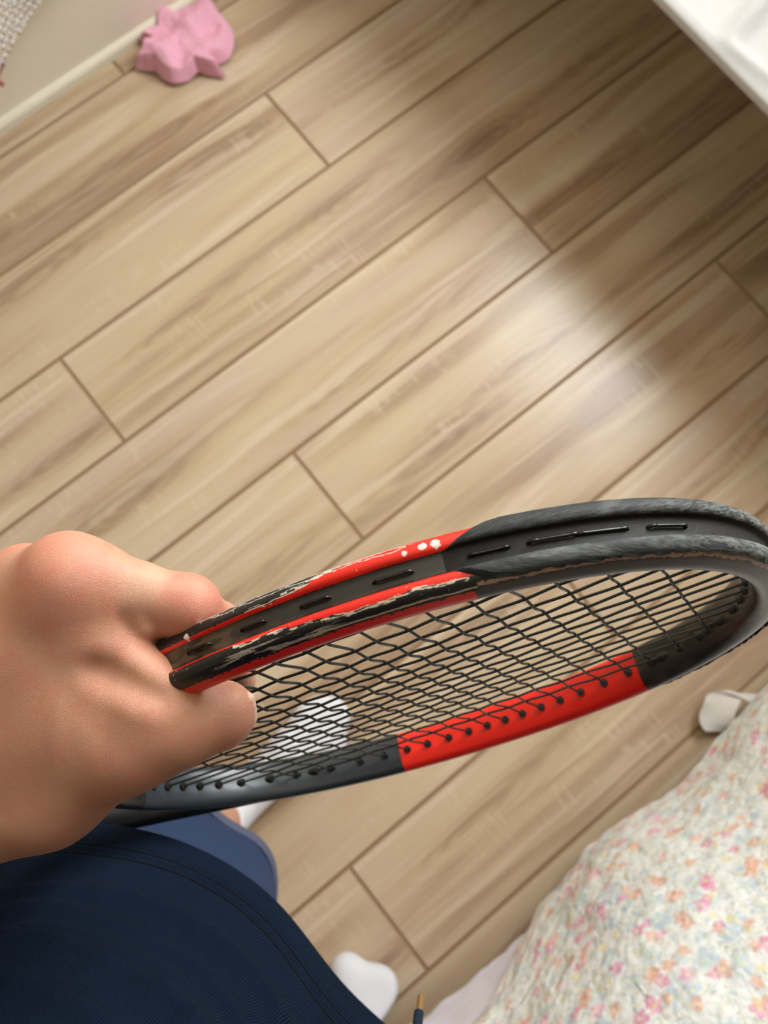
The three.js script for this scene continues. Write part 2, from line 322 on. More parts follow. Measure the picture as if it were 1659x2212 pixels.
  mainY.forEach((y, j) => {
    const xi = innerX(y, OFF) + 0.002, pts = [V(xi, y, 0)];
    crossX.forEach((x, i) => { if (Math.abs(x) < xi - 0.004) pts.push(V(x, y, ((i + j) % 2 ? -1 : 1) * 0.00028)); });
    pts.push(V(-xi, y, 0));
    mesh('main_string', tube(pts, 0.00064, pts.length * 4, 7), strMat, racket);
    plug(V(xi + 0.0004, y, 0), V(-1, 0, 0)); plug(V(-xi - 0.0004, y, 0), V(1, 0, 0));
  });
  // the string where it runs outside, in the groove, from hole to hole
  const loop = (x0, x1, near, lift) => { const a = sAt(x0, near), b = sAt(x1, near), pts = []; for (let k = 0; k <= 8; k++) { const [x, y, nx, ny] = hoop.at(lerp(a, b, k / 8)), r = (k === 0 || k === 8 ? -0.002 : lift); pts.push(V(x + nx * r, y + ny * r, 0)); } mesh('string_loop', tube(pts, 0.00064, 24, 7), std({ color: 0x0c0d10, roughness: 0.3 }), racket); };
  for (let i = 0; i + 1 < crossX.length; i++) loop(crossX[i], crossX[i + 1], i % 2 === 0, 0.0012);
  loop(0.1545, 0.142, true, 0.0016); loop(0.125, 0.108, true, 0.0016);

  // throat, shaft and handle
  const paint = phys({ name: 'throat_paint', color: 0x1d2024, roughness: 0.4, clearcoat: 0.3 });
  for (const sg of [1, -1]) {
    const c = new THREE.CatmullRomCurve3([V(-0.112, sg * 0.096, 0), V(-0.155, sg * 0.075, 0), V(-0.205, sg * 0.048, 0), V(-0.26, sg * 0.022, 0), V(-0.31, sg * 0.010, 0)]);
    const pts = c.getSpacedPoints(30);
    const g = net(20, 30, (u, v) => { const p = pts[Math.round(v * 30)], a = u * 2 * Math.PI, rr = lerp(0.0062, 0.009, v); return [p.x, p.y + Math.cos(a) * rr, Math.sin(a) * 0.0105, u, v]; }, true);
    mesh('throat_arm', g, paint, racket);
  }
  const hg = new THREE.CylinderGeometry(0.0175, 0.0165, 0.2, 8, 1); hg.rotateZ(Math.PI / 2); hg.scale(1, 0.92, 1.05); hg.translate(-0.407, 0, 0);
  const h = mesh('handle', hg, std({ color: 0x16181b, roughness: 0.85 }), racket);
  const cap = new THREE.CylinderGeometry(0.0195, 0.0205, 0.012, 8, 1); cap.rotateZ(Math.PI / 2); cap.translate(-0.511, 0, 0); mesh('butt_cap', cap, std({ color: 0x101113, roughness: 0.5 }), h);
  const grip = []; for (let k = 0; k <= 120; k++) { const a = k / 120 * Math.PI * 2 * 8; grip.push(V(-0.318 - 0.17 * k / 120, Math.cos(a) * 0.0168, Math.sin(a) * 0.0186)); }
  mesh('grip_seam', tube(grip, 0.0012, 480, 5), std({ color: 0x0d0e10, roughness: 0.9 }), h);
}

// ---------------------------------------------------------------- implicit surfaces for the body
const smin = (a, b, k) => { const h = Math.max(k - Math.abs(a - b), 0) / k; return Math.min(a, b) - h * h * k * 0.25; };
const smax = (a, b, k) => -smin(-a, -b, k);
function cone(a, b, ra, rb) { // tapered capsule
  const d = b.clone().sub(a), l2 = d.lengthSq();
  return (x, y, z) => { const px = x - a.x, py = y - a.y, pz = z - a.z; const t = clamp((px * d.x + py * d.y + pz * d.z) / l2), qx = px - d.x * t, qy = py - d.y * t, qz = pz - d.z * t; return Math.sqrt(qx * qx + qy * qy + qz * qz) - (ra + (rb - ra) * t); };
}
function ball(c, r) { return (x, y, z) => Math.hypot(x - c.x, y - c.y, z - c.z) - r; }
function isoMesh(sdf, lo, hi, cell) { // surface nets
  const nx = Math.ceil((hi.x - lo.x) / cell) + 1, ny = Math.ceil((hi.y - lo.y) / cell) + 1, nz = Math.ceil((hi.z - lo.z) / cell) + 1;
  const f = new Float32Array(nx * ny * nz).fill(1), at = (i, j, k) => (k * ny + j) * nx + i, B = 6, far = B * cell * 1.2;
  for (let k = 0; k < nz; k += B) for (let j = 0; j < ny; j += B) for (let i = 0; i < nx; i += B) {
    const c = sdf(lo.x + (i + B / 2) * cell, lo.y + (j + B / 2) * cell, lo.z + (k + B / 2) * cell), skip = Math.abs(c) > far;
    for (let c2 = k; c2 < Math.min(nz, k + B); c2++) for (let b2 = j; b2 < Math.min(ny, j + B); b2++) for (let a2 = i; a2 < Math.min(nx, i + B); a2++)
      f[at(a2, b2, c2)] = skip ? c : sdf(lo.x + a2 * cell, lo.y + b2 * cell, lo.z + c2 * cell);
  }
  const id = new Int32Array(nx * ny * nz).fill(-1), pos = [], idx = [];
  const E = [[0, 1], [2, 3], [4, 5], [6, 7], [0, 2], [1, 3], [4, 6], [5, 7], [0, 4], [1, 5], [2, 6], [3, 7]];
  for (let k = 0; k < nz - 1; k++) for (let j = 0; j < ny - 1; j++) for (let i = 0; i < nx - 1; i++) {
    const v = []; let m = 0; for (let n = 0; n < 8; n++) { const q = f[at(i + (n & 1), j + ((n >> 1) & 1), k + (n >> 2))]; v.push(q); if (q < 0) m |= 1 << n; }
    if (m === 0 || m === 255) continue;
    let x = 0, y = 0, z = 0, n = 0;
    for (const [a, b] of E) if ((v[a] < 0) !== (v[b] < 0)) { const t = v[a] / (v[a] - v[b]); x += (a & 1) + ((b & 1) - (a & 1)) * t; y += ((a >> 1) & 1) + (((b >> 1) & 1) - ((a >> 1) & 1)) * t; z += (a >> 2) + ((b >> 2) - (a >> 2)) * t; n++; }
    id[at(i, j, k)] = pos.length / 3; pos.push(lo.x + (i + x / n) * cell, lo.y + (j + y / n) * cell, lo.z + (k + z / n) * cell);
  }
  const quad = (a, b, c, d, flip) => { if (a < 0 || b < 0 || c < 0 || d < 0) return; if (flip) idx.push(a, c, b, a, d, c); else idx.push(a, b, c, a, c, d); };
  for (let k = 1; k < nz - 1; k++) for (let j = 1; j < ny - 1; j++) for (let i = 1; i < nx - 1; i++) {
    const s = f[at(i, j, k)] < 0;
    if (s !== f[at(i + 1, j, k)] < 0) quad(id[at(i, j - 1, k - 1)], id[at(i, j, k - 1)], id[at(i, j, k)], id[at(i, j - 1, k)], !s);
    if (s !== f[at(i, j + 1, k)] < 0) quad(id[at(i - 1, j, k - 1)], id[at(i - 1, j, k)], id[at(i, j, k)], id[at(i, j, k - 1)], !s);
    if (s !== f[at(i, j, k + 1)] < 0) quad(id[at(i - 1, j - 1, k)], id[at(i, j - 1, k)], id[at(i, j, k)], id[at(i - 1, j, k)], !s);
  }
  const g = new THREE.BufferGeometry(), nor = new Float32Array(pos.length), h = cell * 0.6;
  for (let i = 0; i < pos.length; i += 3) {
    const [x, y, z] = [pos[i], pos[i + 1], pos[i + 2]];
    let a = sdf(x + h, y, z) - sdf(x - h, y, z), b = sdf(x, y + h, z) - sdf(x, y - h, z), c = sdf(x, y, z + h) - sdf(x, y, z - h); const l = Math.hypot(a, b, c) || 1;
    nor[i] = a / l; nor[i + 1] = b / l; nor[i + 2] = c / l;
  }
  g.setAttribute('position', new THREE.Float32BufferAttribute(pos, 3)); g.setAttribute('normal', new THREE.BufferAttribute(nor, 3)); g.setIndex(idx);
  return g;
}
const lin = (c) => c.map((v) => (v / 255) ** 2.2);

// ---------------------------------------------------------------- the person: hand and forearm, legs, clothes
const person = group('person');
tag(person, 'person in navy T-shirt, blue shorts and white socks gripping the racket', 'person');
// hand: joints by sight line and distance, radii in metres
const handSdf = (() => {
  const C = (p, q) => cone(K(p[0], p[1], p[2]), K(q[0], q[1], q[2]), p[3] / 1000, q[3] / 1000);
  const path = (...ps) => ps.slice(1).map((q, i) => C(ps[i], q));
  const CL = (p, q) => cone(p[0], q[0], p[1] / 1000, q[1] / 1000);
  const L = (x, y, z) => RL(x / 1000, y / 1000, z / 1000);
  const chain = (list, k) => (x, y, z) => { let d = list[0](x, y, z); for (let i = 1; i < list.length; i++) d = smin(d, list[i](x, y, z), k); return d; };
  const palm = [
    ...path([-110, 1600, 0.289, 18], [60, 1390, 0.281, 14], [150, 1252, 0.2740, 12.5], [235, 1266, 0.2770, 11]),         // index metacarpal and knuckle
    C([-140, 1550, 0.300, 17], [50, 1254, 0.291, 12.5]),
    C([-170, 1530, 0.316, 15], [-40, 1295, 0.318, 12]),
    C([-190, 1570, 0.335, 13], [-100, 1375, 0.345, 11]),
    ...path([-110, 1740, 0.303, 24], [100, 1690, 0.297, 20.5], [262, 1612, 0.2865, 14.5]),         // thumb metacarpal
    C([-60, 1680, 0.322, 20], [150, 1590, 0.318, 15]),
    C([0, 1560, 0.292, 17], [150, 1540, 0.294, 14]),
    ...path([-100, 1680, 0.307, 31], [-420, 1890, 0.355, 38]),
    C([-130, 1600, 0.312, 24], [-420, 1880, 0.355, 34]),
  ];
  const pip = [408, 1304, 0.2835, 10.2];
  const index = [...path([190, 1259, 0.2755, 11.5], [290, 1276, 0.2790, 10.2], pip), CL([K(pip[0], pip[1], pip[2]), 10], [L(-22, 99, -21), 8.3]), CL([L(-22, 99, -21), 8.3], [L(-40, 67, -10.0), 7.4])];
  const mid = [CL([K(50, 1254, 0.291), 12.5], [L(-27, 129, -22), 9.6]), CL([L(-27, 129, -22), 9.6], [L(-43, 100, -22), 8.2]), CL([L(-43, 100, -22), 8.2], [L(-60, 73, -13), 7.2])];
  const ring = [CL([K(-40, 1295, 0.318), 12], [L(-50, 126, -23), 9.2]), CL([L(-50, 126, -23), 9.2], [L(-64, 97, -22), 8]), CL([L(-64, 97, -22), 8], [L(-78, 75, -14), 7])];
  const pinky = [CL([K(-100, 1375, 0.345), 11], [L(-72, 118, -22), 8.2]), CL([L(-72, 118, -22), 8.2], [L(-84, 92, -20), 7]), CL([L(-84, 92, -20), 7], [L(-94, 76, -13), 6.2])];
  const thumb = [...path([262, 1612, 0.2865, 14.5], [392, 1572, 0.2850, 12.0], [470, 1550, 0.2885, 12.0]), C([455, 1540, 0.2885, 11.0], [486, 1538, 0.2900, 10.4])];
  const nail = C([538, 1509, 0.2900, 2.4], [543, 1552, 0.2905, 2.4]);
  const ridge = path([150, 1300, 0.2780, 10], [188, 1338, 0.2775, 9], [224, 1388, 0.2775, 8.6], [256, 1430, 0.2775, 8.2], [298, 1466, 0.2765, 8.0], [326, 1498, 0.2765, 8.0], [372, 1546, 0.2815, 10]);   // skin of the web stretched over the frame
  const inner = path([246, 1330, 0.2835, 8.6], [282, 1402, 0.2870, 7.0]);
  const fold = path([282, 1288, 0.2768, 9.4], [308, 1338, 0.2800, 8.0]), belly = path([352, 1310, 0.2850, 9.8], [402, 1322, 0.2865, 9.4]);
  const web = [C([40, 1430, 0.300, 31], [185, 1425, 0.2960, 24]), C([60, 1540, 0.301, 30], [250, 1540, 0.2935, 24]), C([250, 1535, 0.2920, 22], [322, 1556, 0.2860, 13])];
  const P = chain(palm, 0.020), I = chain(index, 0.005), M = chain(mid, 0.004), R = chain(ring, 0.004), Q = chain(pinky, 0.004), T = chain(thumb, 0.007), G = chain(ridge, 0.008), F = chain(fold, 0.006), Y = chain(belly, 0.004), N = chain(inner, 0.004), W = chain(web, 0.020);
  const whole = (x, y, z) => {
    let d = P(x, y, z);
    d = smin(d, T(x, y, z), 0.010);
    d = smin(d, W(x, y, z), 0.014);
    d = smin(d, G(x, y, z), 0.012);
    let e = smin(I(x, y, z), Y(x, y, z), 0.006);
    e = smin(e, F(x, y, z), 0.0012);
    e = smin(e, N(x, y, z), 0.0020);
    d = smin(d, nail(x, y, z), 0.0008);
    d = smin(d, e, 0.0022);
    d = smin(d, M(x, y, z), 0.004); d = smin(d, R(x, y, z), 0.004); return smin(d, Q(x, y, z), 0.004);
  };
  // creases follow the skin: each is sunk where a sight line meets the surface
  const onSkin = (px, py) => { let d = 0.23; const p = new THREE.Vector3(); for (let k = 0; k < 60; k++) { p.copy(K(px, py, d)); const f = whole(p.x, p.y, p.z); if (f < 0.0001) break; d += Math.max(0.0001, f * 0.9); } return d; };
  const crease = (k, ...pts) => { const q = pts.map(([x, y, r, sink = 0]) => [x, y, onSkin(x, y) + sink / 1000, r]); const f = chain(path(...q), 0.002); return (d, x, y, z) => smax(d, -f(x, y, z), k); };
  const cuts = [
    crease(0.010, [205, 1450, 0.5, 0], [232, 1458, 1.3, 0.1], [270, 1474, 1.2, 0.1], [310, 1494, 0.6, 0], [345, 1506, 0.3, 0]),
  ];
  // fine wrinkles over the index knuckle
  const field = (x, y, z) => { let d = whole(x, y, z); if (d > 0.01 || d < -0.012) return d; for (const c of cuts) d = c(d, x, y, z); return d; };
  field.nail = nail;
  return field;
})();
{
  const lo = V(1e9, 1e9, 1e9), hi = V(-1e9, -1e9, -1e9), ext = (p, r) => { lo.min(p.clone().subScalar(r)); hi.max(p.clone().addScalar(r)); };
  ext(K(-420, 1880, 0.36), 0.046); ext(K(150, 1252, 0.2755), 0.02); ext(K(408, 1304, 0.2835), 0.018); ext(RL(-0.022, 0.099, -0.021), 0.02); ext(K(-100, 1375, 0.345), 0.02); ext(K(478, 1547, 0.29), 0.024); ext(K(-100, 1740, 0.305), 0.03); ext(RL(-0.040, 0.067, -0.010), 0.02); ext(RL(-0.094, 0.076, -0.013), 0.02);
  const g = isoMesh(handSdf, lo, hi, 0.0011);
  const p = g.attributes.position, col = new Float32Array(p.count * 3), uv = new Float32Array(p.count * 2);
  const base = lin([190, 136, 110]), red = lin([198, 116, 96]), pale = lin([202, 156, 128]);
  const nailCol = lin([214, 178, 156]), spots = [[K(150, 1252, 0.2755), 0.026], [K(50, 1254, 0.292), 0.022], [K(425, 1300, 0.284), 0.02], [K(478, 1547, 0.29), 0.016]];
  const va = K(150, 1252, 0.2755).sub(K(-110, 1600, 0.296)).normalize(), nn = CAM_BACK.clone(), ua = new THREE.Vector3().crossVectors(va, V(-0.2, 0.95, 0.2)).normalize();
  for (let i = 0; i < p.count; i++) {
    const q = V(p.getX(i), p.getY(i), p.getZ(i));
    let t = 0; for (const [c, r] of spots) t = Math.max(t, sstep(r, r * 0.4, q.distanceTo(c)));
    const n = noise3(q.x * 60, q.y * 60, q.z * 60), n2 = noise3(q.x * 260, q.y * 260, q.z * 260);
    let c = mix3(base, pale, 0.55 * sstep(0.4, 0.75, n)); c = mix3(c, red, 0.7 * t + 0.25 * sstep(0.5, 0.8, n2));
    if (handSdf.nail(q.x, q.y, q.z) < 0.0005) c = nailCol;
    col.set(c, i * 3); uv[i * 2] = q.dot(ua) / 0.013; uv[i * 2 + 1] = q.dot(va) / 0.013;
  }
  g.setAttribute('color', new THREE.BufferAttribute(col, 3)); g.setAttribute('uv', new THREE.BufferAttribute(uv, 2));

  // legs and feet
  const legL = [[V(-0.338, 0.085, 0.048), 0.037, V(-0.325, 0.30, 0.055), 0.055], [V(-0.325, 0.30, 0.055), 0.055, V(-0.30, 0.50, 0.065), 0.058], [V(-0.30, 0.50, 0.065), 0.06, V(-0.29, 0.80, 0.12), 0.075],
    [V(-0.355, 0.042, 0.050), 0.034, V(-0.19, 0.034, 0.040), 0.030], [V(-0.19, 0.034, 0.042), 0.034, V(-0.115, 0.027, 0.036), 0.026]];
  const legR = [[V(-0.528, 0.085, 0.375), 0.037, V(-0.50, 0.30, 0.365), 0.055], [V(-0.50, 0.30, 0.365), 0.055, V(-0.45, 0.50, 0.345), 0.058], [V(-0.45, 0.50, 0.345), 0.06, V(-0.31, 0.80, 0.28), 0.075],
    [V(-0.545, 0.042, 0.380), 0.034, V(-0.38, 0.034, 0.390), 0.030], [V(-0.38, 0.034, 0.39), 0.034, V(-0.305, 0.027, 0.392), 0.026]];
  const leg = (list) => list.slice(0, 3).map(([a, ra, b, rb]) => cone(a, b, ra, rb));
  const LL = leg(legL), RR = leg(legR), torso = cone(V(-0.31, 0.86, 0.2), V(-0.315, 1.10, 0.2), 0.09, 0.085);
  const body = (x, y, z) => { let a = 1, b = 1; for (const f of LL) a = smin(a, f(x, y, z), 0.03); for (const f of RR) b = smin(b, f(x, y, z), 0.03); let d = smin(a, b, 0.02); d = smin(d, torso(x, y, z), 0.05); return d; };
  const bg = isoMesh(body, V(-0.66, -0.02, -0.09), V(-0.02, 1.24, 0.50), 0.009);
  const bc = new Float32Array(bg.attributes.position.count * 3), skin = lin([196, 138, 104]); for (let i = 0; i < bc.length; i += 3) bc.set(skin, i);
  bg.setAttribute('color', new THREE.BufferAttribute(bc, 3)); bg.setAttribute('uv', new THREE.BufferAttribute(new Float32Array(bg.attributes.position.count * 2), 2));
  const skinBump = (() => { // small creased cells
    const pts = []; const N = 26; for (let j = 0; j < N; j++) for (let i = 0; i < N; i++) pts.push([(i + 0.15 + 0.7 * rnd()) / N, (j + 0.15 + 0.7 * rnd()) / N]);
    return texture(512, 512, (u, v) => {
      const uu = u + 0.02 * (noise2(u * 9, v * 9) - 0.5), ci = Math.floor(uu * N), cj = Math.floor(v * N); let d1 = 9, d2 = 9;
      for (let b = -2; b <= 2; b++) for (let a = -2; a <= 2; a++) { const i = ((ci + a) % N + N) % N, j = ((cj + b) % N + N) % N, q = pts[j * N + i]; let dx = uu - q[0] - Math.floor((ci + a) / N), dy = v - q[1] - Math.floor((cj + b) / N); const d = Math.hypot(dx * 0.6, dy * 1.7); if (d < d1) { d2 = d1; d1 = d; } else if (d < d2) d2 = d; }
      return clamp((d2 - d1) * N * 1.5) ** 0.6;
    }, false);
  })();
  const skinMat = phys({ name: 'skin', vertexColors: true, roughness: 0.5, bumpMap: skinBump, bumpScale: 0.00009, sheen: 0.15, sheenRoughness: 0.6, sheenColor: new THREE.Color(0.9, 0.5, 0.4) });
  mesh('body', mergeGeometries([g, bg]), skinMat, person);

  // socks: a knitted skin a little outside the feet
  const sockMat = std({ name: 'sock_cotton', color: 0xe9ecf2, roughness: 0.95, bumpMap: texture(256, 256, (u, v) => 0.5 + 0.3 * Math.sin(u * 64 * Math.PI) * Math.sin(v * 64 * Math.PI) + 0.3 * (noise2(u * 60, v * 60) - 0.5), false), bumpScale: 0.0006 });
  for (const [list, ax, az] of [[legL, -0.338, 0.048], [legR, -0.528, 0.375]]) {
    const fs = [list[3], list[4], [list[0][0], list[0][1], V(ax + 0.004, 0.16, az + 0.003), 0.042]].map(([a, ra, b, rb]) => cone(a, b, ra + 0.004, rb + 0.004));
    const toes = cone(V(ax + 0.20, 0.026, az - 0.03), V(ax + 0.195, 0.026, az + 0.022), 0.026, 0.024);
    const sock = (x, y, z) => { let d = fs[0](x, y, z); d = smin(d, fs[1](x, y, z), 0.02); d = smin(d, fs[2](x, y, z), 0.03); d = smin(d, toes(x, y, z), 0.03); d = smax(d, y - (0.105 - 0.25 * (x - ax)), 0.006); return smax(d, -y + 0.001, 0.006); };
    const sg = isoMesh(sock, V(ax - 0.1, -0.01, az - 0.09), V(ax + 0.28, 0.15, az + 0.09), 0.004);
    const sp = sg.attributes.position, su = new Float32Array(sp.count * 2); for (let i = 0; i < sp.count; i++) { su[i * 2] = sp.getX(i) / 0.05; su[i * 2 + 1] = (sp.getZ(i) + sp.getY(i)) / 0.05; } sg.setAttribute('uv', new THREE.BufferAttribute(su, 2));
    mesh('sock', sg, sockMat, person).userData.label = 'white cotton sock';
  }

  // shorts: two wide legs hung from the hips
  const twill = (reps) => { const t = texture(256, 256, (u, v) => 0.5 + 0.4 * Math.sin((u + v) * 2 * Math.PI * 16) + 0.25 * (noise2(u * 90, v * 90) - 0.5), false); return t; };
  const clothBump = twill();
  const shortsMat = std({ name: 'blue_cotton', color: 0x102c50, roughness: 0.9, side: THREE.DoubleSide, bumpMap: clothBump, bumpScale: 0.0003 });
  const legCloth = (hem, top, rh, rt, hz) => net(72, 30, (u, v) => {
    const a = u * 2 * Math.PI, f = v, cx = lerp(hem.x, top.x, f), cy = lerp(hem.y, top.y, f), cz = lerp(hem.z, top.z, f);
    const w = 0.006 * Math.sin(a * 5 + v * 3) * (1 - v) + 0.010 * (noise2(Math.cos(a) * 2 + 7, Math.sin(a) * 2 + v * 5) - 0.5);
    const rx = lerp(rh[0], rt[0], f) + w, rz = lerp(rh[1], rt[1], f) + w;
    return [cx + Math.cos(a) * rx, cy + (v === 0 ? 0.004 * Math.sin(a * 2) : 0), cz + Math.sin(a) * rz, u * 6, v * 4];
  }, true);
  const shL = legCloth(V(-0.300, 0.495, 0.068), V(-0.285, 0.92, 0.13), [0.098, 0.098], [0.115, 0.115]);
  const shR = legCloth(V(-0.440, 0.495, 0.345), V(-0.295, 0.92, 0.26), [0.098, 0.095], [0.115, 0.115]);
  const shorts = mesh('shorts', mergeGeometries([shL, shR]), shortsMat, person); shorts.userData.label = 'blue cotton shorts';
  for (const [h, r] of [[V(-0.300, 0.497, 0.068), 0.0985], [V(-0.440, 0.497, 0.345), 0.0965]]) {
    const hg = net(72, 4, (u, v) => { const a = u * 2 * Math.PI, w = 0.006 * Math.sin(a * 5) + 0.010 * (noise2(Math.cos(a) * 2 + 7, Math.sin(a) * 2) - 0.5) + 0.0012; return [h.x + Math.cos(a) * (r + w + 0.001 * Math.sin(v * Math.PI)), h.y - 0.004 + 0.024 * v + 0.004 * Math.sin(a * 2), h.z + Math.sin(a) * (r + w + 0.001 * Math.sin(v * Math.PI)), u * 6, v * 0.3]; }, true);
    mesh('hem', hg, std({ name: 'hem_cotton', color: 0x4a5068, roughness: 0.9, side: THREE.DoubleSide, bumpMap: clothBump, bumpScale: 0.0003 }), shorts).userData.label = 'faded grey-blue turned hem';
  }
  const cord = mesh('drawstring', tube([K(870, 2330, 0.40), K(895, 2260, 0.43), K(902, 2212, 0.445), K(905, 2186, 0.452)], 0.0029, 30, 8), std({ color: 0x16243d, roughness: 0.95 }), shorts);
  cord.userData.label = 'navy cord with metal tip';
  { const a = K(905, 2188, 0.452), b = K(909, 2153, 0.462); const ag = tube([a, a.clone().lerp(b, 0.5), b], 0.0019, 10, 10); mesh('cord_tip', ag, std({ color: 0xb9935a, metalness: 0.8, roughness: 0.35 }), cord).userData.label = 'gold metal cord tip'; }

  // T-shirt: loose front with a stitched hem
  const jersey = texture(512, 512, (u, v) => { const l = 0.5 + 0.5 * Math.sin((u * 1.0 + v * 0.55 + 0.03 * noise2(u * 6, v * 6)) * 2 * Math.PI * 40); return mix3([13, 25, 42], [25, 43, 68], l * 0.7 + 0.3 * noise2(u * 160, v * 160)); });
  const shirtMat = phys({ name: 'navy_jersey', map: jersey, specularIntensity: 0.3, roughness: 0.95, side: THREE.DoubleSide, bumpMap: texture(512, 512, (u, v) => 0.5 + 0.35 * Math.sin((u * 1.0 + v * 0.55 + 0.03 * noise2(u * 6, v * 6)) * 2 * Math.PI * 40) + 0.35 * (noise2(u * 200, v * 200) - 0.5), false), bumpScale: 0.0010 });
  const HEM = 0.80, TOP = 1.16;
  const shirtPoint = (a, y, out) => {
    const f = (y - HEM) / (TOP - HEM), c = Math.cos(a), s = Math.sin(a), n = 2.5, q = (Math.abs(c) ** n + Math.abs(s) ** n) ** (-1 / n);
    const slim = 0.024 * sstep(-0.03, 0.16, f) + 0.016 * sstep(0.1, 0.6, f) + 0.02 * f;
    let w = 0.0045 * Math.sin(a * 9 + 6 * noise2(a * 2, y * 6)) * (1 - 0.6 * f);
    w += (0.030 * (fbm2(a * 3.2 + y * 7, y * 9 - a * 1.5, 3) - 0.5) + 0.0090 * Math.sin(y * 95 + a * 7 + 5 * noise2(a * 2.5, y * 5)) * noise2(a * 4 + 3, y * 10)) * sstep(0.06, 0.3, f);
    w -= 0.0022 * Math.exp(-(((y - HEM - 0.0185) / 0.0022) ** 2)) + 0.0015 * Math.exp(-(((y - HEM - 0.0135) / 0.0018) ** 2));
    for (let k = 0; k < 6; k++) { const yk = HEM + 0.040 + 0.019 * k + 0.030 * (a + 0.9) * (0.4 + 0.25 * k) * 0.5 + 0.010 * (noise2(a * 3 + k * 9, k) - 0.5), win = sstep(-1.9 + 0.1 * k, -1.2, a) * sstep(0.5, -0.4 - 0.12 * k, a); w += 0.0040 * win * Math.exp(-(((y - yk) / 0.0045) ** 2)); }
    const rx = 0.175 - slim + w + out, rz = 0.275 - slim * 1.2 + w + out;
    return [-0.302 + c * q * rx - 0.01 * f, y + 0.030 * sstep(-0.55, -0.97, s) * (1 - f) + (f < 0.06 ? 0.004 * Math.sin(a * 7) * (1 - f / 0.06) : 0), 0.21 + s * q * rz];
  };
  const sg = net(420, 240, (u, v) => { const y = HEM + (TOP - HEM) * v ** 1.35, p = shirtPoint(u * 2 * Math.PI - Math.PI, y, 0); return [...p, u * 27, (y - HEM) / 0.05]; }, true);
  const shirt = mesh('t_shirt', sg, shirtMat, person); shirt.userData.label = 'navy jersey T-shirt with stitched hem';
  const dash = new THREE.CapsuleGeometry(0.00045, 0.0022, 2, 5), dashes = [], dm = new THREE.Matrix4();
  for (const yy of [0.0135, 0.0185]) for (let k = 0; k < 330; k++) {
    const a = -Math.PI * 0.62 + k / 330 * Math.PI * 1.0, p = V(...shirtPoint(a, HEM + yy, 0.0004)), q = V(...shirtPoint(a + 0.004, HEM + yy, 0.0004));
    const g2 = dash.clone(); dm.compose(p, new THREE.Quaternion().setFromUnitVectors(V(0, 1, 0), q.sub(p).normalize()), V(1, 1, 1)); g2.applyMatrix4(dm); dashes.push(g2);
  }
  const st = mesh('stitching', mergeGeometries(dashes), std({ color: 0x0a111d, roughness: 1 }), shirt); st.userData.kind = 'stuff';
}

// ---------------------------------------------------------------- pink garment on the floor
{
  const outline = [[290, 145], [303, 128], [300, 84], [326, 92], [338, 60], [345, 14], [378, 30], [432, 12], [450, -6], [472, 26], [502, 62], [498, 118], [492, 160], [462, 140], [430, 152], [372, 178], [335, 150], [312, 148]].map(([x, y]) => { const a = K(x, y, 1), d = a.clone().sub(EYE), t = (0.012 - EYE.y) / d.y; return EYE.clone().addScaledVector(d, t); });
  const cx = outline.reduce((s, p) => s + p.x, 0) / outline.length, cz = outline.reduce((s, p) => s + p.z, 0) / outline.length;
  const poly = outline.map((p) => [Math.atan2(p.z - cz, p.x - cx), Math.hypot(p.x - cx, p.z - cz)]).sort((a, b) => a[0] - b[0]);
  const R = (a) => { for (let i = 0; i < poly.length; i++) { const p = poly[i], q = poly[(i + 1) % poly.length]; let a0 = p[0], a1 = q[0]; if (i === poly.length - 1) a1 += 2 * Math.PI; let aa = a; if (aa < a0) aa += 2 * Math.PI; if (aa >= a0 && aa <= a1) return lerp(p[1], q[1], fade((aa - a0) / (a1 - a0)) * 0.5 + 0.5 * (aa - a0) / (a1 - a0)); } return poly[0][1]; };
  const fl = (px, py) => { const d = K(px, py, 1).sub(EYE), t = (0.03 - EYE.y) / d.y; return [d.x * t, d.z * t]; };
  const creases = [[[452, 8], [338, 112], 0.016, 0.011], [[470, 40], [372, 150], -0.012, 0.010], [[352, 25], [430, 70], 0.010, 0.010], [[498, 70], [410, 105], 0.012, 0.016], [[365, 110], [374, 172], 0.014, 0.009], [[430, 140], [498, 110], 0.010, 0.012], [[312, 92], [352, 120], 0.012, 0.008]].map(([a, b, h2, w]) => [...fl(...a), ...fl(...b), h2, w]);
  const top = (u, v) => {
    const a = u * 2 * Math.PI - Math.PI, rho = v, r = R(a) * rho, x = cx + Math.cos(a) * r, z = cz + Math.sin(a) * r;
    let y = 0.030 + 0.014 * (noise2(x * 14 + 3, z * 14) - 0.5) + 0.005 * (fbm2(x * 70, z * 70, 2) - 0.5);
    for (const [ax, az, bx, bz, h2, w] of creases) { const dx = bx - ax, dz = bz - az, t = clamp(((x - ax) * dx + (z - az) * dz) / (dx * dx + dz * dz)), d = Math.hypot(x - ax - dx * t, z - az - dz * t); y += 0.62 * h2 * Math.exp(-((d / (w * 1.5)) ** 2)); }
    const lift = 0.35 + 0.65 * noise2(Math.cos(a) * 4 + 9, Math.sin(a) * 4);
    return [x, Math.max(0.002, y * lerp(1, sstep(1.01, 0.82, rho), 1 - 0.45 * lift) * (rho > 0.995 ? 0.6 : 1)), z, x / 0.05, z / 0.05];
  };
  const g = net(160, 60, (u, v) => top(u, 1 - v), true);
  const pinkMat = std({ name: 'pink_cotton', color: 0xf0b2ca, roughness: 0.95, side: THREE.DoubleSide, bumpMap: texture(256, 256, (u, v) => noise2(u * 60, v * 60), false), bumpScale: 0.0005 });
  const o = mesh('crumpled_garment', g, pinkMat);
  tag(o, 'crumpled pink cotton garment lying on the floor beside the baseboard', 'garment');
}

